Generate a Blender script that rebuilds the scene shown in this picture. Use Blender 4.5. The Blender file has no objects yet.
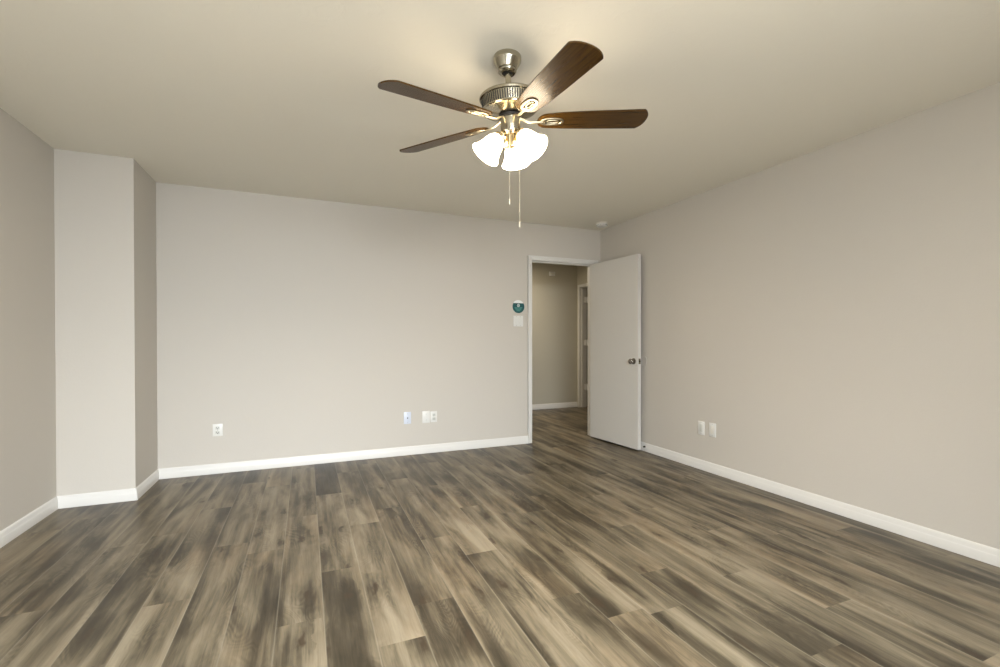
import bpy, bmesh, math, random
from mathutils import Vector, Matrix
random.seed(7)
S = bpy.context.scene
COL = S.collection

# ------------------------------------------------------------------ camera, light, exposure
CAM_YAW, CAM_PITCH, CAM_ROLL = 0.398, -0.0073, -0.0006
CAM_Z = 1.1425
H = 2.44
XL, XB, YF, YB, XR = -1.5666, -1.1293, 4.0545, 4.5918, 3.2216   # left wall, column side, column front, back wall, right wall
YR = -0.78                                                      # wall behind the camera
cam_d = bpy.data.cameras.new('camera')
cam = bpy.data.objects.new('camera', cam_d); COL.objects.link(cam)
Fw = Vector((math.sin(CAM_YAW)*math.cos(CAM_PITCH), math.cos(CAM_YAW)*math.cos(CAM_PITCH), math.sin(CAM_PITCH)))
Rt = Vector((math.cos(CAM_YAW), -math.sin(CAM_YAW), 0)); Up = Rt.cross(Fw)
R2 = Rt*math.cos(CAM_ROLL)+Up*math.sin(CAM_ROLL); U2 = -Rt*math.sin(CAM_ROLL)+Up*math.cos(CAM_ROLL)
m = Matrix((R2, U2, -Fw)).transposed().to_4x4(); m.translation = Vector((0, 0, CAM_Z))
cam.matrix_world = m
cam_d.sensor_width = 36; cam_d.lens = 461.5874*36/1000
cam_d.shift_y = 10.08/1000
cam_d.clip_start = 0.02
S.camera = cam

WIN = (-1.0, 1.4, 0.45, 2.12)      # window opening behind the camera: x0,x1,z0,z1
W = bpy.data.worlds.new('world'); S.world = W; W.use_nodes = True
bg = W.node_tree.nodes['Background']; bg.inputs[0].default_value = (0.75, 0.88, 1.0, 1); bg.inputs[1].default_value = 1.2

def area(name, loc, rot, sx, sy, power, color):
    l = bpy.data.lights.new(name, 'AREA'); l.shape = 'RECTANGLE'; l.size = sx; l.size_y = sy
    l.energy = power; l.color = color
    o = bpy.data.objects.new(name, l); COL.objects.link(o); o.location = loc; o.rotation_euler = rot
    return o
# daylight: a broad patch of sky outside the window behind the camera, and an upward light added below it to brighten the ceiling
area('sky_daylight', (0.35, -2.3, 2.85), (math.radians(74), 0, 0), 2.8, 2.4, 1200, (0.90, 0.95, 1.0))
area('added_ground_bounce', (0.2, -2.3, 0.02), (math.radians(180), 0, 0), 5.0, 2.6, 480, (1.0, 0.98, 0.93))
# light of an unseen lamp added in the hallway ceiling, left of the doorway
area('added_hall_light', (2.65, 6.2, 2.36), (0, 0, 0), 0.28, 0.28, 24.0, (1.0, 0.86, 0.66))
SHADE_GLOW = 18.0
S.view_settings.view_transform = 'Standard'; S.view_settings.look = 'None'
S.view_settings.gamma = 1.0; S.view_settings.use_curve_mapping = False
S.view_settings.exposure = 0.14

# ------------------------------------------------------------------ materials
def lin(r, g, b):
    f = lambda c: (c/255/12.92) if c/255 <= 0.04045 else ((c/255+0.055)/1.055)**2.4
    return (f(r), f(g), f(b), 1)
def mat(name, col, rough=0.5, metal=0.0, spec=0.5, emit=None, es=0, coat=0):
    mt = bpy.data.materials.new(name); mt.use_nodes = True
    p = mt.node_tree.nodes['Principled BSDF']
    p.inputs['Base Color'].default_value = col; p.inputs['Roughness'].default_value = rough
    p.inputs['Metallic'].default_value = metal; p.inputs['Specular IOR Level'].default_value = spec
    if coat: p.inputs['Coat Weight'].default_value = coat
    if emit: p.inputs['Emission Color'].default_value = emit; p.inputs['Emission Strength'].default_value = es
    return mt
class NT:
    def __init__(s, mt): s.t = mt.node_tree; s.n = s.t.nodes; s.l = s.t.links; s.p = s.n['Principled BSDF']
    def new(s, typ, **kw):
        n = s.n.new(typ)
        for k, v in kw.items(): setattr(n, k, v)
        return n
    def val(s, sock, v):
        if isinstance(v, bpy.types.NodeSocket): s.l.new(v, sock)
        else: sock.default_value = v
    def math(s, op, a, b=0.0, clamp=False):
        n = s.new('ShaderNodeMath', operation=op, use_clamp=clamp); s.val(n.inputs[0], a); s.val(n.inputs[1], b); return n.outputs[0]
    def comb(s, x, y, z):
        n = s.new('ShaderNodeCombineXYZ'); s.val(n.inputs[0], x); s.val(n.inputs[1], y); s.val(n.inputs[2], z); return n.outputs[0]
    def noise(s, vec, scale, detail=3, rough=0.5, dist=0.0):
        n = s.new('ShaderNodeTexNoise'); s.l.new(vec, n.inputs['Vector']); n.inputs['Scale'].default_value = scale
        n.inputs['Detail'].default_value = detail; n.inputs['Roughness'].default_value = rough; n.inputs['Distortion'].default_value = dist
        return n.outputs['Fac']
    def ramp(s, fac, stops):
        n = s.new('ShaderNodeValToRGB'); s.l.new(fac, n.inputs[0]); e = n.color_ramp.elements
        e[0].position, e[0].color = stops[0]; e[1].position, e[1].color = stops[-1]
        for p, c in stops[1:-1]:
            q = e.new(p); q.color = c
        return n.outputs[0]
    def mix(s, fac, a, b, typ='MIX'):
        n = s.new('ShaderNodeMix', data_type='RGBA', blend_type=typ); s.val(n.inputs[0], fac); s.val(n.inputs[6], a); s.val(n.inputs[7], b); return n.outputs[2]
    def bump(s, h, strength, dist):
        n = s.new('ShaderNodeBump'); s.l.new(h, n.inputs['Height']); n.inputs['Strength'].default_value = strength; n.inputs['Distance'].default_value = dist
        s.l.new(n.outputs[0], s.p.inputs['Normal'])
def g(v): return (v, v, v, 1)

def wall_paint(name, col, scale=70, strength=0.15, rough=0.75, knock=False):
    mt = mat(name, col, rough, spec=0.3); t = NT(mt)
    geo = t.new('ShaderNodeNewGeometry')
    n = t.noise(geo.outputs['Position'], scale, 3, 0.6)
    if knock:
        a = t.noise(geo.outputs['Position'], 9, 5, 0.65, 0.8)
        n = t.math('ADD', t.ramp(a, [(0.5, g(0)), (0.62, g(1))]), t.math('MULTIPLY', n, 0.3))
    t.bump(n, strength, 0.004)
    return mt
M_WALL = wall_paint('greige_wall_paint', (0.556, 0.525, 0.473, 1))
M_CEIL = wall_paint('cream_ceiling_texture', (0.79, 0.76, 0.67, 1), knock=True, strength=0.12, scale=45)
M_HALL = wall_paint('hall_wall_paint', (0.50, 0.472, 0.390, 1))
M_TRIM = mat('white_trim_paint', (0.69, 0.68, 0.65, 1), 0.38, spec=0.45)
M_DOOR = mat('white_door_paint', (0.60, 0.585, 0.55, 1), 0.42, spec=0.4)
M_PLATE = mat('white_plastic', (0.72, 0.72, 0.69, 1), 0.35)
M_PLATE2 = mat('ivory_plastic', (0.74, 0.72, 0.65, 1), 0.35)
M_INSERT = mat('grey_plastic_insert', (0.58, 0.59, 0.55, 1), 0.4)
M_BLUE = mat('blue_protective_film', (0.62, 0.67, 0.77, 1), 0.3)
M_SLOT = mat('dark_slot', (0.03, 0.03, 0.03, 1), 0.6)
M_DIM = mat('mid_grey_plastic', (0.30, 0.33, 0.32, 1), 0.5)  # plain mid grey for the plate screws
M_TEAL = mat('teal_print', lin(12, 78, 80), 0.5)
M_LTEAL = mat('pale_teal_print', lin(92, 160, 152), 0.5)
M_WPRINT = mat('white_print', (0.85, 0.86, 0.84, 1), 0.5)
M_KNOB = mat('satin_nickel_dark', (0.30, 0.28, 0.25, 1), 0.22, 1.0)
M_NICK = mat('brushed_nickel', (0.42, 0.385, 0.30, 1), 0.2, 1.0)
M_NICKD = mat('dark_nickel', (0.27, 0.25, 0.19, 1), 0.24, 1.0)  # darker nickel for small door hardware and the lamp base
M_CANOPY = mat('nickel_canopy', (0.42, 0.39, 0.31, 1), 0.2, 1.0)
M_BRASS = mat('polished_nickel_warm', (0.66, 0.54, 0.34, 1), 0.2, 1.0)
M_IRON = mat('satin_nickel_bracket', (0.52, 0.46, 0.34, 1), 0.34, 1.0)
M_BLACK = mat('dark_gap', (0.012, 0.011, 0.010, 1), 0.6)
M_GLASS = mat('frosted_lit_glass', (0.9, 0.88, 0.82, 1), 0.35, emit=(1.0, 0.82, 0.58, 1), es=SHADE_GLOW)
M_BULB = mat('lit_bulb', (0.9, 0.88, 0.82, 1), 0.35, emit=(1.0, 0.82, 0.60, 1), es=1300)
M_CHAIN = mat('pale_chain', (0.55, 0.50, 0.40, 1), 0.3, 0.3)
M_BUMP = mat('painted_bumper', (0.58, 0.55, 0.50, 1), 0.5)
M_RUBBER = mat('white_rubber', (0.75, 0.75, 0.72, 1), 0.6)
# brushed look for the housing: fine vertical streaks
for mm in (M_NICK, M_NICKD):
    t = NT(mm); tc = t.new('ShaderNodeTexCoord'); mp = t.new('ShaderNodeMapping'); mp.inputs['Scale'].default_value = (3, 3, 260)
    t.l.new(tc.outputs['Object'], mp.inputs[0]); t.bump(t.noise(mp.outputs[0], 3, 2), 0.06, 0.001)

# dark walnut blade
M_BLADE = mat('walnut_blade', (0.07, 0.035, 0.015, 1), 0.27, spec=0.24)
t = NT(M_BLADE); uv = t.new('ShaderNodeUVMap'); mp = t.new('ShaderNodeMapping'); mp.inputs['Scale'].default_value = (3, 60, 1)
t.l.new(uv.outputs[0], mp.inputs[0]); nz = t.noise(mp.outputs[0], 2.2, 5, 0.6, 0.6)
t.l.new(t.ramp(nz, [(0.3, (0.026, 0.0120, 0.0020, 1)), (0.7, (0.080, 0.038, 0.006, 1))]), t.p.inputs['Base Color'])

# floor planks: each plank is a face with its own uv (metres) and its own seed, tone
M_FLOOR = mat('grey_brown_oak_planks', (0.2, 0.17, 0.13, 1), 0.4, spec=0.4)
t = NT(M_FLOOR)
uv = t.new('ShaderNodeUVMap'); sx = t.new('ShaderNodeSeparateXYZ'); t.l.new(uv.outputs[0], sx.inputs[0]); u, v = sx.outputs[0], sx.outputs[1]
at1 = t.new('ShaderNodeAttribute', attribute_name='seed'); at2 = t.new('ShaderNodeAttribute', attribute_name='tone')
seed, tone = at1.outputs['Fac'], at2.outputs['Fac']
so = t.math('MULTIPLY', seed, 97.0)
base = t.comb(t.math('MULTIPLY', u, 1.0), v, so)
def sc(x, y):
    n = t.new('ShaderNodeVectorMath', operation='MULTIPLY'); t.l.new(base, n.inputs[0]); n.inputs[1].default_value = (x, y, 1); return n.outputs[0]
geo = t.new('ShaderNodeNewGeometry'); wm = t.new('ShaderNodeVectorMath', operation='MULTIPLY'); t.l.new(geo.outputs['Position'], wm.inputs[0]); wm.inputs[1].default_value = (6.5, 0.9, 1)
cont = t.noise(wm.outputs[0], 1.0, 3, 0.5, 0.5)
blotch = t.math('ADD', t.math('MULTIPLY', t.noise(sc(8.5, 1.5), 1.0, 3, 0.55, 0.9), 0.55), t.math('MULTIPLY', cont, 0.45))
blotch2 = t.noise(sc(16.0, 0.55), 1.0, 2, 0.5, 0.3)
grain = t.noise(sc(95.0, 4.0), 1.0, 5, 0.7, 0.5)
cn = t.noise(sc(7.0, 2.2), 1.0, 2, 0.5, 0.4)
rings = t.math('SINE', t.math('MULTIPLY', cn, 150.0))
ringmask = t.ramp(t.noise(sc(6.0, 1.7), 1.3, 1, 0.5), [(0.5, g(0)), (0.64, g(1))])
vor = t.new('ShaderNodeTexVoronoi'); vor.feature = 'F1'; vor.voronoi_dimensions = '2D'
wx = t.math('ADD', t.math('MULTIPLY', u, 5.6), t.math('ADD', t.math('MULTIPLY', t.noise(sc(22, 7), 1.0, 3, 0.6), 0.45), t.math('MULTIPLY', seed, 37.0)))
wy = t.math('ADD', t.math('MULTIPLY', v, 1.9), t.math('ADD', t.math('MULTIPLY', t.noise(sc(14, 10), 1.3, 2, 0.6), 0.35), t.math('MULTIPLY', seed, 53.0)))
t.l.new(t.comb(wx, wy, 0.0), vor.inputs['Vector']); vor.inputs['Scale'].default_value = 1.0
pick = t.new('ShaderNodeSeparateColor'); t.l.new(vor.outputs['Color'], pick.inputs[0])
on = t.math('GREATER_THAN', pick.outputs[0], 0.5)
dn = vor.outputs['Distance']
knot = t.math('MULTIPLY', t.ramp(dn, [(0.03, g(1)), (0.10, g(0))]), on)
halo = t.math('MULTIPLY', t.ramp(dn, [(0.05, g(1)), (0.42, g(0))]), on)
f = t.math('ADD', t.math('MULTIPLY', t.math('SUBTRACT', blotch, 0.5), 1.9), t.math('MULTIPLY', t.math('SUBTRACT', blotch2, 0.5), 0.85))
f = t.math('ADD', f, t.math('MULTIPLY', t.math('SUBTRACT', grain, 0.5), 0.6))
f = t.math('ADD', f, t.math('MULTIPLY', t.math('MULTIPLY', rings, ringmask), 0.05))
f = t.math('ADD', t.math('ADD', f, 0.47), tone)
f = t.math('SUBTRACT', f, t.math('MULTIPLY', halo, 0.26))
colr = t.ramp(f, [(0.04, (0.032, 0.025, 0.015, 1)), (0.26, (0.064, 0.051, 0.032, 1)), (0.44, (0.120, 0.098, 0.063, 1)), (0.62, (0.182, 0.150, 0.099, 1)), (0.98, (0.28, 0.238, 0.167, 1))])
warm = t.ramp(t.noise(sc(4.0, 1.1), 1.0, 2, 0.5, 0.3), [(0.48, g(0)), (0.66, g(1))])
colr = t.mix(t.math('MULTIPLY', warm, 0.28), colr, (1.0, 0.80, 0.62, 1), 'MULTIPLY')
colr = t.mix(t.math('MULTIPLY', knot, 0.85), colr, (0.042, 0.027, 0.015, 1))
eu = t.math('MINIMUM', u, t.math('SUBTRACT', 0.179, u))
seam = t.ramp(eu, [(0.0, g(1)), (0.0035, g(0))])
colr = t.mix(t.math('MULTIPLY', seam, 0.30), colr, (0.32, 0.285, 0.22, 1))  # pale seam edges: light caught on plank bevels, painted into the colour
t.l.new(colr, t.p.inputs['Base Color'])
t.l.new(t.math('ADD', t.math('MULTIPLY', grain, 0.2), 0.30), t.p.inputs['Roughness'])
t.bump(t.math('SUBTRACT', t.math('MULTIPLY', grain, 0.5), seam), 0.12, 0.002)

# ------------------------------------------------------------------ mesh helpers
def finish(name, bm, material, parent=None, origin=None, sharp=32, mats=None):
    bmesh.ops.recalc_face_normals(bm, faces=bm.faces)
    org = Vector(origin) if origin is not None else Vector((0, 0, 0))
    if origin is not None: bmesh.ops.translate(bm, verts=bm.verts, vec=-org)
    for fc in bm.faces: fc.smooth = True
    for e in bm.edges:
        if len(e.link_faces) == 2 and e.calc_face_angle(0) > math.radians(sharp): e.smooth = False
    me = bpy.data.meshes.new(name); bm.to_mesh(me); bm.free()
    for mm in (mats or [material]): me.materials.append(mm)
    o = bpy.data.objects.new(name, me); COL.objects.link(o)
    if parent is not None:
        o.parent = parent
        wl = parent_world(parent)
        o.location = org - wl if origin is not None else -wl
    else: o.location = org
    o['_w'] = list(org if origin is not None else (0, 0, 0))
    return o
def parent_world(p): return Vector(p['_w'])
def struct(name, bm, material, parent=None, **k):
    o = finish(name, bm, material, parent, **k)
    if parent is None: o['kind'] = 'structure'
    return o
def box(bm, x0, x1, y0, y1, z0, z1, bevel=0.0, mi=0):
    vs = [bm.verts.new((x, y, z)) for z in (z0, z1) for y in (y0, y1) for x in (x0, x1)]
    fs = [bm.faces.new([vs[i] for i in q]) for q in ((0, 2, 3, 1), (4, 5, 7, 6), (0, 1, 5, 4), (2, 6, 7, 3), (0, 4, 6, 2), (1, 3, 7, 5))]
    for q in fs: q.material_index = mi
    if bevel:
        es = list({e for q in fs for e in q.edges})
        bmesh.ops.bevel(bm, geom=es, offset=bevel, segments=2, profile=0.5, affect='EDGES')
    return vs
def frame_of(d):
    d = Vector(d).normalized(); a = Vector((0, 0, 1)) if abs(d.z) < 0.9 else Vector((1, 0, 0))
    x = a.cross(d).normalized(); return x, d.cross(x), d
def lathe(bm, o, d, prof, n=48, cap0=True, cap1=True):
    """prof: (distance along d, radius)"""
    x, y, z = frame_of(d); o = Vector(o); rings = []
    for L, r in prof:
        rings.append([bm.verts.new(o+z*L+(x*math.cos(2*math.pi*i/n)+y*math.sin(2*math.pi*i/n))*max(r, 1e-5)) for i in range(n)])
    for a, b in zip(rings, rings[1:]):
        for i in range(n): bm.faces.new((a[i], a[(i+1) % n], b[(i+1) % n], b[i]))
    if cap0: bm.faces.new(rings[0])
    if cap1: bm.faces.new(rings[-1])
def tube(bm, pts, r, n=10, flat=1.0, upv=None):
    pts = [Vector(p) for p in pts]; rings = []
    for i, p in enumerate(pts):
        d = (pts[min(i+1, len(pts)-1)]-pts[max(i-1, 0)]).normalized()
        if upv is not None:
            s_ = d.cross(Vector(upv)).normalized(); q = s_.cross(d)
        else: s_, q, _ = frame_of(d)
        rr = r[i] if isinstance(r, (list, tuple)) else r
        rings.append([bm.verts.new(p+(s_*math.cos(2*math.pi*k/n)+q*math.sin(2*math.pi*k/n)*flat)*rr) for k in range(n)])
    for a, b in zip(rings, rings[1:]):
        for i in range(n): bm.faces.new((a[i], a[(i+1) % n], b[(i+1) % n], b[i]))
    bm.faces.new(rings[0]); bm.faces.new(rings[-1])
def smoothpath(pts, k=6):
    P = [Vector(p) for p in pts]; out = []
    for i in range(len(P)-1):
        p0, p1, p2, p3 = P[max(i-1, 0)], P[i], P[i+1], P[min(i+2, len(P)-1)]
        for j in range(k):
            s = j/k
            out.append(0.5*((2*p1)+(p2-p0)*s+(2*p0-5*p1+4*p2-p3)*s*s+(3*p1-p0-3*p2+p3)*s**3))
    out.append(P[-1]); return out
def thing(name, loc, label, cat, group=None):
    o = bpy.data.objects.new(name, None); COL.objects.link(o); o.location = loc; o['_w'] = list(loc)
    o.empty_display_size = 0.05
    o['label'] = label; o['category'] = cat
    if group: o['group'] = group
    return o

# ------------------------------------------------------------------ floor (planks run towards the back wall)
PW, PL, PX = 0.179, 1.22, 0.065
joint = {0: 3.645, 1: 2.97, -1: 2.03, -2: 4.007, -4: 2.408, -7: 2.55, 2: 1.965, 5: 3.0, 6: 1.57, 3: 2.60}
tones = {(0, 3.645): -0.28, (1, 1.75): 0.08, (0, 2.425): 0.12, (1, 2.97): 0.05, (5, 1.78): 0.10, (3, 1.38): 0.10, (4, 0.9): 0.10}
bm = bmesh.new(); uvl = bm.loops.layers.uv.new('UVMap')
ls = bm.faces.layers.float.new('seed'); lt = bm.faces.layers.float.new('tone')
FX0, FX1, FY0, FY1 = XL, 5.6, YR-0.1, 6.78
for k in range(math.floor((FX0-PX)/PW), math.ceil((FX1-PX)/PW)):
    x0, x1 = PX+k*PW, PX+(k+1)*PW
    ph = joint.get(k, random.random()*PL) % PL
    n0 = math.floor((FY0-ph)/PL)
    y = ph+n0*PL
    while y < FY1:
        a, b = max(y, FY0), min(y+PL, FY1); c0, c1 = max(x0, FX0), min(x1, FX1)
        sd = random.random(); tn = random.gauss(0, 0.05)
        for (kk, yy), tv in tones.items():
            if kk == k and abs(y-yy) < 0.05: tn = tv
        if b-a > 1e-4 and c1-c0 > 1e-4:
            vs = [bm.verts.new(p) for p in ((c0, a, 0), (c1, a, 0), (c1, b, 0), (c0, b, 0))]
            fc = bm.faces.new(vs); fc[ls] = sd; fc[lt] = tn
            for lp, (q, w) in zip(fc.loops, ((c0-x0, a-y), (c1-x0, a-y), (c1-x0, b-y), (c0-x0, b-y))): lp[uvl].uv = (q, w)
        y += PL
me = bpy.data.meshes.new('floor'); bm.to_mesh(me); bm.free(); me.materials.append(M_FLOOR)
fl = bpy.data.objects.new('floor', me); COL.objects.link(fl); fl['kind'] = 'structure'

# ------------------------------------------------------------------ room shell
TH = 0.12
OX0, OX1, OZ = 2.316, 3.128, 2.03           # doorway
HY, HX = 6.78, 4.285                        # hall: far wall, right wall
def slab(name, parts, m_=M_WALL):
    bm = bmesh.new()
    for p in parts: box(bm, *p)
    return struct(name, bm, m_)
slab('ceiling', [(XL-TH, XR+TH, YR-TH, YB+TH/2, H, H+0.1)], M_CEIL)
slab('wall_left', [(XL-TH, XL, YR-TH, YB+TH, 0, H)])
slab('wall_column', [(XL, XB, YF, YB, 0, H)])
slab('wall_right', [(XR, XR+TH, YR-TH, YB, 0, H)])
J = 0.018                                    # jamb board thickness
slab('wall_back', [(XL, OX0-J, YB, YB+TH, 0, H), (OX1+J, HX+TH, YB, YB+TH, 0, H), (OX0-J, OX1+J, YB, YB+TH, OZ+J, H)])
slab('wall_behind', [(XL, WIN[0], YR-TH, YR, 0, H), (WIN[1], XR, YR-TH, YR, 0, H), (WIN[0], WIN[1], YR-TH, YR, 0, WIN[2]), (WIN[0], WIN[1], YR-TH, YR, WIN[3], H)])
bm = bmesh.new()
x0, x1, z0, z1 = WIN
for q in ((x0, x0+.05, z0, z1), (x1-.05, x1, z0, z1), (x0+.05, x1-.05, z0, z0+.05), (x0+.05, x1-.05, z1-.05, z1), ((x0+x1)/2-.02, (x0+x1)/2+.02, z0+.05, z1-.05)):
    box(bm, q[0], q[1], YR-0.09, YR-0.04, q[2], q[3])
struct('window_1', bm, M_TRIM)

# hallway behind the doorway
DY0, DY1 = 5.93, 6.69                        # side doorway clear opening in the hall's right wall
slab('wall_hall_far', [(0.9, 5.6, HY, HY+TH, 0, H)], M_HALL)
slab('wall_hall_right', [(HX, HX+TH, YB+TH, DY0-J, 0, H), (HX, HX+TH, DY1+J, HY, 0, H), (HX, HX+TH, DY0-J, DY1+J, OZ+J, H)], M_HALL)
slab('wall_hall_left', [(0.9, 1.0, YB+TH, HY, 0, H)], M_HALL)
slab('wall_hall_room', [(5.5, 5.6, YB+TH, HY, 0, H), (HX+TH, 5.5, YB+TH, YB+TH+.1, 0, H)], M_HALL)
slab('ceiling_hall', [(0.9, 5.6, YB+TH/2, HY+TH, H, H+0.1)], M_CEIL)

# ------------------------------------------------------------------ baseboards, mitred
BH = 0.085
PROF = [(0, 0), (0.014, 0), (0.0145, 0.006), (0.0135, 0.046), (0.0115, 0.052), (0.010, 0.056), (0.0095, 0.072), (0.006, 0.081), (0.003, BH), (0, BH)]
def baseboard(name, pts, i, parent=None):
    """one segment i of the polyline pts; the room is to the right of the direction of travel"""
    P = [Vector((p[0], p[1], 0)) for p in pts]
    def off(j):
        ns = []
        for a in (j-1, j):
            if 0 <= a < len(P)-1:
                d = (P[a+1]-P[a]).normalized(); ns.append(Vector((d.y, -d.x, 0)))
        if len(ns) == 1: return ns[0]
        s = ns[0]+ns[1]; return s/(s.dot(ns[0]))
    bm = bmesh.new(); rings = []
    for j in (i, i+1):
        o = off(j); rings.append([bm.verts.new(P[j]+o*a+Vector((0, 0, z))) for a, z in PROF])
    n = len(PROF)
    for k in range(n): bm.faces.new((rings[0][k], rings[0][(k+1) % n], rings[1][(k+1) % n], rings[1][k]))
    bm.faces.new(rings[0]); bm.faces.new(rings[1])
    return struct(name, bm, M_TRIM, sharp=20)
CW = 0.052                                    # casing width
run = [(XR, YR), (XL, YR), (XL, YF), (XB, YF), (XB, YB), (OX0-CW+.002, YB)]
for i, nm in enumerate(('baseboard_behind', 'baseboard_left', 'baseboard_column_front', 'baseboard_column_side', 'baseboard_back')): baseboard(nm, run, i)
baseboard('baseboard_right', [(XR, YB), (XR, YR)], 0)
baseboard('baseboard_hall', [(1.0, HY), (HX, HY)], 0)

# ------------------------------------------------------------------ door casings (trim)
def casing_xz(bm, x0, x1, zt, y, s):
    """casing round an opening in a wall facing s*Y, with a small stepped profile"""
    for w0, w1, d in ((0.004, CW, 0.013), (CW*0.62, CW, 0.018)):
        ya, yb = sorted((y, y+s*d))
        box(bm, x0-w1, x0-w0, ya, yb, 0, zt+w1, 0.002)
        box(bm, x1+w0, x1+w1+.002, ya, yb, 0, zt+w1, 0.002)
        box(bm, x0-w0, x1+w0, ya, yb, zt+w0, zt+w1, 0.002)
bm = bmesh.new(); casing_xz(bm, OX0, OX1, OZ, YB, -1); casing_xz(bm, OX0, OX1, OZ, YB+TH, 1)
struct('trim_1', bm, M_TRIM)
bm = bmesh.new()                               # jamb lining with stop
box(bm, OX0-J, OX0, YB, YB+TH, 0, OZ); box(bm, OX1, OX1+J, YB, YB+TH, 0, OZ); box(bm, OX0-J, OX1+J, YB, YB+TH, OZ, OZ+J)
box(bm, OX0, OX0+.011, YB+.04, YB+.075, 0, OZ); box(bm, OX1-.008, OX1, YB+.04, YB+.075, 0, OZ); box(bm, OX0, OX1, YB+.04, YB+.075, OZ-.011, OZ)
struct('trim_2', bm, M_TRIM)
bm = bmesh.new()                               # hall side doorway
for x, s in ((HX, -1), (HX+TH, 1)):
    xa, xb = sorted((x, x+s*0.014))
    box(bm, xa, xb, DY1+.004, DY1+CW, 0, OZ+CW, 0.002); box(bm, xa, xb, DY0-CW, DY0-.004, 0, OZ+CW, 0.002); box(bm, xa, xb, DY0-.004, DY1+.004, OZ+.004, OZ+CW, 0.002)
box(bm, HX, HX+TH, DY1, DY1+J, 0, OZ+J); box(bm, HX, HX+TH, DY0-J, DY0, 0, OZ+J); box(bm, HX, HX+TH, DY0, DY1, OZ, OZ+J)
box(bm, HX+.03, HX+.065, DY1-.011, DY1, 0, OZ)
struct('trim_3', bm, M_TRIM)

# ------------------------------------------------------------------ bedroom door, open against the right wall
PIN = Vector((3.110, 4.580, 0)); DL, DT, DZ0, DZ1 = 0.780, 0.042, 0.018, 2.024
ANG = math.radians(90+4.4)
ddir = Vector((-math.cos(ANG), -math.sin(ANG), 0)); dn_ = Vector((-math.sin(ANG), math.cos(ANG), 0))   # along the leaf, through its thickness (to the hall side)
def dpt(a, b, z): return PIN+ddir*a+dn_*b+Vector((0, 0, z))
def dbox(bm, a0, a1, b0, b1, z0, z1, bevel=0.0015, mi=0):
    vs = [bm.verts.new(dpt(a, b, z)) for z in (z0, z1) for b in (b0, b1) for a in (a0, a1)]
    fs = [bm.faces.new([vs[i] for i in q]) for q in ((0, 2, 3, 1), (4, 5, 7, 6), (0, 1, 5, 4), (2, 6, 7, 3), (0, 4, 6, 2), (1, 3, 7, 5))]
    if bevel: bmesh.ops.bevel(bm, geom=list({e for q in fs for e in q.edges}), offset=bevel, segments=2, affect='EDGES')
bm = bmesh.new(); dbox(bm, 0.003, DL, 0.002, 0.002+DT, DZ0, DZ1)
door = struct('door_1', bm, M_DOOR, origin=PIN)
ZK = 0.925; AK = DL-0.062
def knob(side):
    bm = bmesh.new(); s = 1 if side > 0 else -1
    o = dpt(AK, 0.002+(DT if s > 0 else 0), ZK); d = dn_*s
    lathe(bm, o, d, [(0, 0.032), (0.004, 0.032), (0.008, 0.027), (0.010, 0.014), (0.022, 0.012), (0.028, 0.018), (0.036, 0.026), (0.046, 0.0275), (0.053, 0.023), (0.057, 0.014), (0.058, 0.002)], 32)
    k = finish('door_knob', bm, M_KNOB, door, origin=o)
    k['label'] = 'dark satin nickel knob'
knob(1)
bm = bmesh.new()
o = dpt(AK, 0.002, ZK)
lathe(bm, o, -dn_, [(0, 0.030), (0.004, 0.030), (0.008, 0.024), (0.009, 0.013), (0.018, 0.012), (0.022, 0.018), (0.028, 0.025), (0.036, 0.026), (0.040, 0.022), (0.042, 0.002)], 32)
finish('door_knob', bm, M_KNOB, door, origin=o)
bm = bmesh.new(); dbox(bm, DL-.0005, DL+.0012, 0.010, 0.035, ZK-.028, ZK+.028, 0.0004); dbox(bm, DL, DL+.009, 0.013, 0.026, ZK-.008, ZK+.008, 0.002)
lp = finish('latch_plate', bm, M_NICKD, door, origin=dpt(DL, .02, ZK)); lp['label'] = 'nickel latch plate on door edge'
for zc in (0.25, 1.02, 1.80):
    bm = bmesh.new(); o = PIN+Vector((0.002, -0.006, zc-.045)); lathe(bm, o, (0, 0, 1), [(0, .004), (.003, .0065), (.087, .0065), (.09, .004)], 16)
    dbox(bm, 0.0, 0.003, 0.004, 0.034, zc-.044, zc+.044, 0)
    finish('hinge', bm, M_NICKD, door, origin=o)

# side door of the hall, swung open into the next room, with painted hinges
bm = bmesh.new(); box(bm, HX+TH+.028, HX+TH+.80, DY1-.055, DY1-.02, 0.012, OZ-.006, 0.0015)
d2 = struct('door_2', bm, M_DOOR, origin=(HX+TH+.028, DY1-.03, 0))
for zc in (0.34, 1.10, 1.83):
    bm = bmesh.new(); box(bm, HX+TH-.03, HX+TH+.03, DY1-.024, DY1-.0005, zc-.05, zc+.05, 0.003)
    lathe(bm, (HX+TH+.012, DY1-.028, zc-.052), (0, 0, 1), [(0, .004), (.003, .009), (.101, .009), (.104, .004)], 16)
    finish('hinge', bm, M_TRIM, d2, origin=(HX+TH+.01, DY1-.02, zc))

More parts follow.
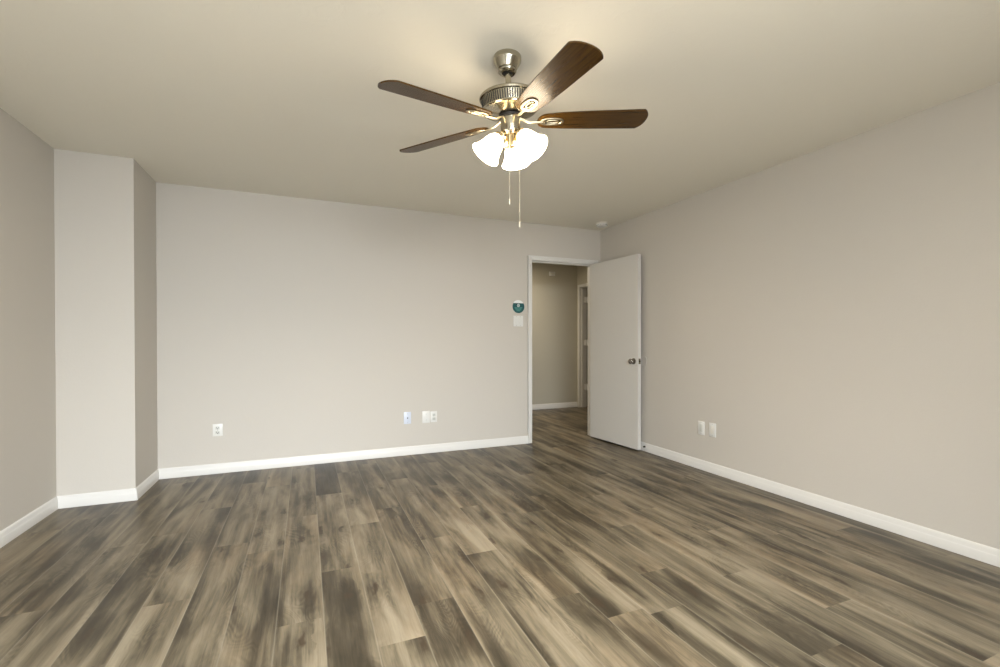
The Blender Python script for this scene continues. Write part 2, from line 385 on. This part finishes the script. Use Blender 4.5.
# ------------------------------------------------------------------ wall plates
class Wall:
    """local frame on a wall: a = along the wall (to the viewer's right), z up, depth off the wall"""
    def __init__(s, kind): s.k = kind
    def p(s, a, z, d):
        return Vector((a, YB-d, z)) if s.k == 'back' else Vector((XR-d, a, z)) if s.k == 'right' else Vector((a, HY-d, z))
    def box(s, bm, a0, a1, z0, z1, d0, d1, bevel=0.0):
        P, Q = s.p(a0, z0, d0), s.p(a1, z1, d1)
        lo = [min(P[i], Q[i]) for i in range(3)]; hi = [max(P[i], Q[i]) for i in range(3)]
        box(bm, lo[0], hi[0], lo[1], hi[1], lo[2], hi[2], bevel)
    def nrm(s): return Vector((0, -1, 0)) if s.k != 'right' else Vector((-1, 0, 0))
BACK, RIGHT, HALLW = Wall('back'), Wall('right'), Wall('hall')
def plate(name, w, a, z, label, cat, kind, pw=0.070, ph=0.115, mp=M_PLATE, mi=M_PLATE, ang=None, group=None):
    t_ = thing(name, w.p(a, z, 0), label, cat, group)
    bm = bmesh.new(); w.box(bm, a-pw/2, a+pw/2, z-ph/2, z+ph/2, 0, 0.006, 0.0022)
    finish('cover_plate', bm, mp, t_, origin=w.p(a, z, 0))
    def screw(sa, sz):
        b = bmesh.new(); lathe(b, w.p(sa, sz, 0.0055), w.nrm(), [(0, .0032), (.001, .003), (.0014, .001)], 12); finish('screw', b, M_DIM, t_, origin=w.p(sa, sz, 0.006))
    if kind == 'duplex':
        for s in (-1, 1):
            b = bmesh.new(); zc = z+s*0.0195
            w.box(b, a-.0165, a+.0165, zc-.0135, zc+.0135, 0.005, 0.0085, 0.003)
            f_ = finish('socket', b, mi, t_, origin=w.p(a, zc, .006))
            b = bmesh.new()
            w.box(b, a-.0085, a-.0055, zc-.002, zc+.007, .0084, .0089); w.box(b, a+.0055, a+.0085, zc-.002, zc+.0055, .0084, .0089)
            lathe(b, w.p(a, zc-.0075, .0084), w.nrm(), [(0, .003), (.0005, .003)], 10)
            finish('slot', b, M_SLOT, f_, origin=w.p(a, zc, .0085))
        screw(a, z)
    elif kind == 'jack':
        b = bmesh.new(); w.box(b, a-.009, a+.009, z-.010, z+.010, .005, .008, .001); f_ = finish('jack_port', b, mi, t_, origin=w.p(a, z, .006))
        b = bmesh.new(); w.box(b, a-.0055, a+.0055, z-.006, z+.005, .0079, .0084); finish('port_opening', b, M_SLOT, f_, origin=w.p(a, z, .008))
        screw(a, z+.042); screw(a, z-.042)
    elif kind == 'blank':
        screw(a, z+.030); screw(a, z-.030)
    elif kind == 'rocker':
        b = bmesh.new(); w.box(b, a-.0165, a+.0165, z-.033, z+.033, .0035, .0062, .001); finish('insert', b, mi, t_, origin=w.p(a, z, .006))
        screw(a, z+.047); screw(a, z-.047)
    elif kind == 'switch2':
        for s in (-1, 1):
            b = bmesh.new(); ac = a+s*.023
            w.box(b, ac-.0165, ac+.0165, z-.033, z+.033, .004, .0085, .002); finish('rocker', b, mi, t_, origin=w.p(ac, z, .006))
            screw(ac, z+.047); screw(ac, z-.047)
    return t_
plate('wall_outlet', BACK, -0.701, 0.372, 'white duplex outlet alone low on the left part of the back wall', 'outlet', 'duplex', 0.074, 0.105, mi=M_INSERT)
plate('phone_jack', BACK, 0.929, 0.369, 'bluish film-covered wall jack plate with a single dark port, low on back wall', 'wall jack', 'jack', 0.072, 0.118, mp=M_BLUE, mi=M_BLUE)
plate('blank_plate', BACK, 1.118, 0.366, 'plain off-white wall plate directly left of the small outlet, right of the bluish jack', 'wall plate', 'blank', 0.078, 0.120)
plate('wall_outlet', BACK, 1.198, 0.365, 'narrow white duplex outlet touching the plain plate on the back wall', 'outlet', 'duplex', 0.068, 0.110, mi=M_INSERT)
plate('wall_outlet', RIGHT, 3.067, 0.366, 'white framed plate with grey insert on right wall, the one nearer the door', 'outlet', 'rocker', 0.072, 0.118, mi=M_INSERT)
plate('wall_outlet', RIGHT, 2.945, 0.370, 'plain white plate on right wall, the one farther from the door', 'outlet', 'rocker', 0.072, 0.118, mi=M_PLATE2)
plate('light_switch', BACK, 2.147, 1.352, 'white two-gang switch plate below the round teal sign beside doorway', 'light switch', 'switch2', 0.116, 0.118)

# round teal and white sign above the switch
sg = thing('round_sign', BACK.p(2.147, 1.512, 0), 'small round teal sign with white top on wall above light switch', 'sign')
SR = 0.072; sc_ = (2.149, 1.511)
bm = bmesh.new(); lathe(bm, BACK.p(sc_[0], sc_[1], 0), (0, -1, 0), [(0, SR), (.0025, SR), (.003, SR-.001)], 56); finish('sign_disc', bm, M_WPRINT, sg, origin=BACK.p(sc_[0], sc_[1], 0))
def flatpoly(name, pts, d0, d1, m_, parent):
    bm = bmesh.new(); a = [bm.verts.new(BACK.p(x, z, d0)) for x, z in pts]; b = [bm.verts.new(BACK.p(x, z, d1)) for x, z in pts]
    bm.faces.new(a); bm.faces.new(b); n = len(pts)
    for i in range(n): bm.faces.new((a[i], a[(i+1) % n], b[(i+1) % n], b[i]))
    return finish(name, bm, m_, parent, origin=BACK.p(sc_[0], sc_[1], 0))
zc = 0.037
a0 = math.asin(zc/SR); pts = [(sc_[0]+SR*math.cos(q), sc_[1]+SR*math.sin(q)) for q in [a0-(math.pi+2*a0)*i/44 for i in range(45)]]
tp = flatpoly('teal_field', pts, .0025, .0036, M_TEAL, sg); tp['label'] = 'dark teal lower field'
# pale emblem and two lines of tiny unreadable print
def strip(name, x0, x1, z0, z1, m_):
    bm = bmesh.new(); box(bm, sc_[0]+x0, sc_[0]+x1, YB-.0042, YB-.0034, sc_[1]+z0, sc_[1]+z1); return bm
bm = bmesh.new()
for q in range(10):
    a = 2*math.pi*q/10; lathe(bm, BACK.p(sc_[0]+.014*math.cos(a), sc_[1]+.012+.014*math.sin(a), .0034), (0, -1, 0), [(0, .0038), (.0008, .0038)], 10)
box(bm, sc_[0]-.002, sc_[0]+.002, YB-.0042, YB-.0034, sc_[1]+.002, sc_[1]+.030); box(bm, sc_[0]-.007, sc_[0]+.007, YB-.0042, YB-.0034, sc_[1]+.010, sc_[1]+.014)
e_ = finish('emblem', bm, M_WPRINT, sg, origin=BACK.p(sc_[0], sc_[1], 0)); e_['label'] = 'small white emblem'
bm = bmesh.new()
for row, (z, w_) in enumerate(((-.012, .046), (-.024, .042), (-.036, .034), (-.047, .022))):
    x = -w_
    random.seed(row+3)
    while x < w_-.004:
        l = random.uniform(.006, .014); box(bm, sc_[0]+x, sc_[0]+min(x+l, w_), YB-.0042, YB-.0034, sc_[1]+z-.0036, sc_[1]+z+.0036); x += l+.003
p_ = finish('print', bm, M_LTEAL, sg, origin=BACK.p(sc_[0], sc_[1], 0)); p_['label'] = 'pale teal lines of tiny print'

# round wall bumper behind the door knob
wb = thing('wall_bumper', (XR, 3.826, 0.925), 'round white wall bumper on right wall behind the door knob', 'wall bumper')
bm = bmesh.new(); lathe(bm, (XR, 3.826, 0.925), (-1, 0, 0), [(0, .056), (.003, .056), (.006, .053), (.0065, .048), (.004, .040), (.0035, .002)], 48); finish('bumper_disc', bm, M_BUMP, wb, origin=(XR, 3.826, .925))

# small spring door stop on the right baseboard
ds = thing('door_stop', (XR-.014, 3.815, 0.045), 'small metal spring door stop on baseboard beside open door', 'door stop')
bm = bmesh.new(); lathe(bm, (XR-.0135, 3.79, .048), (-1, 0, 0), [(0, .011), (.003, .011), (.005, .006)], 20); finish('mount', bm, M_NICKD, ds, origin=(XR-.014, 3.79, .048))
bm = bmesh.new(); tube(bm, [(XR-.018-.026*i/90, 3.79+.0065*math.cos(i*.7), .048+.0065*math.sin(i*.7)) for i in range(91)], .0013, 6); finish('spring', bm, M_NICKD, ds, origin=(XR-.014, 3.79, .048))
bm = bmesh.new(); lathe(bm, (XR-.043, 3.79, .048), (-1, 0, 0), [(0, .006), (.002, .0085), (.008, .0085), (.010, .006)], 20); finish('rubber_tip', bm, M_RUBBER, ds, origin=(XR-.043, 3.79, .048))

# smoke detector on the bedroom ceiling in the corner
sd_ = thing('smoke_detector', (3.03, 4.29, H), 'round white smoke detector on ceiling in the corner above the door', 'smoke detector')
bm = bmesh.new(); lathe(bm, (3.03, 4.29, H), (0, 0, -1), [(0, .066), (.010, .066), (.012, .063)], 48); finish('mounting_ring', bm, M_PLATE2, sd_, origin=(3.03, 4.29, H))
bm = bmesh.new(); lathe(bm, (3.03, 4.29, H-.012), (0, 0, -1), [(0, .055), (.004, .053), (.010, .060), (.022, .058), (.028, .048), (.030, .020), (.031, .002)], 48); b_ = finish('detector_body', bm, M_PLATE, sd_, origin=(3.03, 4.29, H))
bm = bmesh.new()
for q in range(16):
    a = 2*math.pi*q/16; c = Vector((3.03+.0585*math.cos(a), 4.29+.0585*math.sin(a), H-.0275)); lathe(bm, c, (math.cos(a), math.sin(a), 0), [(-.002, .004), (.0025, .004)], 8)
finish('vents', bm, M_SLOT, b_, origin=(3.03, 4.29, H))
# hall wall device
hd = thing('chime_box', HALLW.p(3.79, 2.25, 0), 'small white box high on the hallway wall seen through the doorway', 'wall sensor')
bm = bmesh.new(); HALLW.box(bm, 3.735, 3.845, 2.215, 2.285, 0, .022, .006); hb_ = finish('housing', bm, M_PLATE, hd, origin=HALLW.p(3.79, 2.25, 0))
bm = bmesh.new(); HALLW.box(bm, 3.75, 3.83, 2.238, 2.262, .021, .027, .003); finish('raised_panel', bm, M_PLATE2, hb_, origin=HALLW.p(3.79, 2.25, 0))
# unseen hall lamp, added to light the hallway
hl = thing('added_hall_lamp', (2.65, 6.2, H), 'unseen flush ceiling lamp added to light the hallway', 'ceiling lamp')
bm = bmesh.new(); lathe(bm, (2.65, 6.2, H), (0, 0, -1), [(0, .17), (.02, .17), (.03, .15)], 48); finish('lamp_base', bm, M_NICKD, hl, origin=(2.65, 6.2, H))
bm = bmesh.new(); lathe(bm, (2.65, 6.2, H-.03), (0, 0, -1), [(0, .145), (.02, .14), (.035, .11), (.042, .05), (.043, .002)], 48); finish('lamp_glass', bm, mat('lit_lamp_glass', (.9, .87, .8, 1), .4, emit=(1, .85, .6, 1), es=4), hl, origin=(2.65, 6.2, H))

# ------------------------------------------------------------------ ceiling fan
FO = Vector((0.855, 1.945, H))
fan = thing('ceiling_fan', FO, 'brushed nickel ceiling fan with five dark walnut blades and three lit bell shades', 'ceiling fan')
P0 = Vector((0.855, 1.945, 2.4105))
kx, ky = 0.078, 0.046
K = Vector((kx, ky, -1)).normalized()                 # the fan hangs slightly out of plumb
AX = (Vector((1, 0, 0))-K*K.x).normalized(); AY = (-K).cross(AX)
def fp(r, a, L): return P0+K*L+(AX*math.cos(a)+AY*math.sin(a))*r
def flathe(name, prof, m_, n=64, parent=fan, **k):
    bm = bmesh.new(); lathe(bm, P0, K, prof, n); return finish(name, bm, m_, parent, origin=P0+K*prof[0][0], **k)
# canopy, fixed to the ceiling
bm = bmesh.new(); lathe(bm, FO, (0, 0, -1), [(0, .062), (.003, .064), (.019, .064), (.025, .0625), (.058, .0435), (.060, .0405), (.063, .0405), (.065, .043), (.070, .041), (.076, .035), (.077, .026), (.070, .022)], 64)
finish('canopy', bm, M_CANOPY, fan, origin=FO, sharp=18)
bm = bmesh.new(); lathe(bm, FO-Vector((0, 0, .069)), (0, 0, -1), [(0, .024), (.004, .023), (.009, .016), (.010, .004)], 40); finish('hanger_ball', bm, M_BLACK, fan, origin=FO-Vector((0, 0, .069)))
flathe('downrod', [(.045, .0135), (.150, .0135)], M_NICK, 32)
flathe('motor_collar', [(.112, .015), (.114, .023), (.134, .024), (.140, .030)], M_NICK, 40)
mh = flathe('motor_housing', [(.130, .030), (.133, .085), (.140, .120), (.147, .134), (.153, .1375), (.160, .1365), (.163, .129), (.204, .123), (.206, .129), (.210, .130), (.214, .124), (.216, .116), (.224, .078), (.228, .060), (.2285, .046)], M_NICK, 72, sharp=18)
bm = bmesh.new()
for q in range(72):
    a = 2*math.pi*(q+.5)/72
    e = AX*math.cos(a)+AY*math.sin(a); n_ = AX*-math.sin(a)+AY*math.cos(a)
    vs = []
    for L, r in ((.165, .1286), (.202, .1231)):
        for dr in (-.002, .0009):
            for s in (-1, 1): vs.append(bm.verts.new(P0+K*L+e*(r+dr)+n_*s*.0024))
    for fidx in ((0, 1, 3, 2), (4, 6, 7, 5), (0, 4, 5, 1), (2, 3, 7, 6), (0, 2, 6, 4), (1, 5, 7, 3)): bm.faces.new([vs[i] for i in fidx])
vs_ = finish('vent_slots', bm, M_BLACK, mh, origin=P0+K*.185); vs_['label'] = 'black vertical vent slots'
flathe('flywheel', [(.2285, .040), (.231, .051), (.242, .051), (.245, .040)], M_BLACK, 48)
flathe('switch_housing', [(.243, .040), (.246, .046), (.300, .046), (.308, .044), (.312, .040), (.318, .034), (.322, .022)], M_NICK, 56)
flathe('light_kit_hub', [(.318, .022), (.324, .028), (.346, .030), (.368, .037), (.376, .036), (.380, .020), (.384, .006)], M_BRASS, 48)

# blades and their irons
A0 = 2.208; PIT = -0.199
def bladeframe(i):
    a = A0+i*2*math.pi/5+(0.06 if i == 4 else 0)
    e = AX*math.cos(a)+AY*math.sin(a); n_ = -AX*math.sin(a)+AY*math.cos(a)
    w = n_*math.cos(PIT)-K*math.sin(PIT); up = e.cross(w).normalized()
    if up.z < 0: up = -up
    return e, w, up
LB = 0.257
R0, RC, RT = 0.126, 0.625, 0.651
def outline():
    pts = []
    N = 10                                   # rounded root
    w0 = 0.052
    for i in range(N+1):
        q = math.pi/2+math.pi*i/N; pts.append((R0+.048+.048*math.cos(q), w0*math.sin(q)))
    pts += [(R0+.12, -.0605), (R0+.25, -.0665)]
    wt = .0715; rc = .010                     # tip: gently bowed end, small corner radii
    pts.append((RC-.03, -wt))
    for i in range(-12, 13):
        y = wt*math.sin(math.pi/2*i/12); pts.append((RC-.006+(RT-RC+.006)*max(0, 1-abs(y/wt)**2.3)**.8, y))
    pts.append((RC-.03, wt))
    pts += [(R0+.25, .0665), (R0+.12, .0605)]
    return pts
OUT = outline()
for i in range(5):
    e, w, up = bladeframe(i); c = P0+K*LB
    bm = bmesh.new(); uvl = bm.loops.layers.uv.new('UVMap')
    def bp(r, y, d): return c+e*r+w*y+up*d
    lo = [bm.verts.new(bp(r, y, -.003)) for r, y in OUT]; hi = [bm.verts.new(bp(r, y, .003)) for r, y in OUT]
    n = len(OUT); key = {}
    for k_, (r, y) in enumerate(OUT): key[lo[k_]] = (r+i*1.7, y+i*.31); key[hi[k_]] = (r+i*1.7, y+i*.31)
    bm.faces.new(lo); bm.faces.new(hi)
    for k_ in range(n): bm.faces.new((lo[k_], lo[(k_+1) % n], hi[(k_+1) % n], hi[k_]))
    for fc in bm.faces:
        for lp_ in fc.loops: lp_[uvl].uv = key[lp_.vert]
    bl = finish('blade', bm, M_BLADE, fan, origin=c+e*R0)
    # blade iron: arm and open oval plate under the blade
    bm = bmesh.new()
    arm = smoothpath([P0+K*.243+e*.040, P0+K*.249+e*.058, bp(.088, .001, -.006), bp(.120, 0, -.008), bp(.150, 0, -.0085)], 6)
    tube(bm, arm, [.0075]*len(arm), 10, 0.55, up)
    def oval(rc, a_, b_, rad, flat):
        pth = []
        for k_ in range(33):
            q = 2*math.pi*k_/32; pw_ = .78
            cx = math.copysign(abs(math.cos(q))**pw_, math.cos(q)); sy = math.copysign(abs(math.sin(q))**pw_, math.sin(q))
            pth.append(bp(rc+a_*cx, b_*sy, -.0062))
        tube(bm, pth, rad, 8, flat, up)
    oval(.194, .050, .0225, .0064, .5)
    oval(.198, .027, .0095, .0035, .7)
    for yy in (-.012, .012): tube(bm, [bp(.148, 0, -.0075), bp(.160, yy, -.0065)], .006, 8, .6, up)
    ir = finish('blade_iron', bm, M_IRON, fan, origin=P0+K*.241+e*.044)
    for rr, yy in ((.165, 0.0), (.221, 0.009), (.221, -0.009)):
        bm = bmesh.new(); lathe(bm, bp(rr, yy, -.004), -up, [(0, .0045), (.006, .0045), (.0075, .002)], 12)
        finish('screw', bm, M_NICK, ir, origin=bp(rr, yy, -.004))

# three lamps: angles measured from the camera's right, anticlockwise seen from above
CR, CF = Vector((math.cos(CAM_YAW), -math.sin(CAM_YAW), 0)), Vector((math.sin(CAM_YAW), math.cos(CAM_YAW), 0))
RN, LN, TILT, SL = 0.056, 0.326, math.radians(40), 0.112
for az in (196, 321, 79):
    q = math.radians(az); hdir = CR*math.cos(q)+CF*math.sin(q)
    hd_ = (hdir-K*hdir.dot(K)).normalized()
    sd = (K*math.cos(TILT)+hd_*math.sin(TILT)).normalized()
    nk = P0+K*LN+hd_*RN
    bm = bmesh.new(); path = smoothpath([P0+K*.336+hd_*.02, P0+K*.326+hd_*.036, nk-sd*.020+hd_*0.0, nk-sd*.006], 5); tube(bm, path, .0085, 14)
    arm_ = finish('lamp_arm', bm, M_BRASS, fan, origin=P0+K*.342+hd_*.02)
    bm = bmesh.new(); lathe(bm, nk-sd*.010, sd, [(0, .012), (.003, .022), (.010, .027), (.022, .0275), (.024, .025)], 36); finish('socket_cup', bm, M_BRASS, arm_, origin=nk)
    bm = bmesh.new()
    pf = [(.004, .023), (.008, .0265), (.015, .0320), (.026, .0390), (.042, .0445), (.060, .0485), (.078, .0530), (.093, .0590), (.104, .0650), (SL, .0705)]
    inner = [(l, r-.003) for l, r in reversed(pf)]
    lathe(bm, nk, sd, pf+inner, 56, cap0=False, cap1=False)
    sh = finish('lamp_shade', bm, M_GLASS, fan, origin=nk); sh['label'] = 'frosted white bell shade, lit'
    bm = bmesh.new(); lathe(bm, nk, sd, [(.004, .010), (.020, .012), (.032, .020), (.048, .027), (.062, .026), (.074, .016), (.078, .003)], 28)
    finish('bulb', bm, M_BULB, sh, origin=nk)

# pull chains, hanging plumb
def chain(px, py, ztop, zbot, fobs):
    bm = bmesh.new(); z = ztop
    tube(bm, [(px, py, ztop), (px, py, zbot+.03)], .0007, 8)
    while z > zbot+.032:
        bmesh.ops.create_icosphere(bm, subdivisions=1, radius=.0015, matrix=Matrix.Translation((px, py, z))); z -= .0062
    c_ = finish('pull_chain', bm, M_CHAIN, fan, origin=(px, py, ztop))
    bm = bmesh.new(); lathe(bm, (px, py, zbot+.032), (0, 0, -1), [(0, .0012), (.004, .0022), (.018, .0028), (.028, .0026), (.032, .001)], 16)
    finish('chain_fob', bm, M_CHAIN, c_, origin=(px, py, zbot+.03))
hb = P0+K*.30
c1 = hb-CR*.007-CF*.044; c2 = hb+CR*.040-CF*.030
chain(c1.x, c1.y, 2.098, 1.757, 0); chain(c2.x, c2.y, 2.10, 1.655, 0)

for o in bpy.data.objects:
    if '_w' in o: del o['_w']
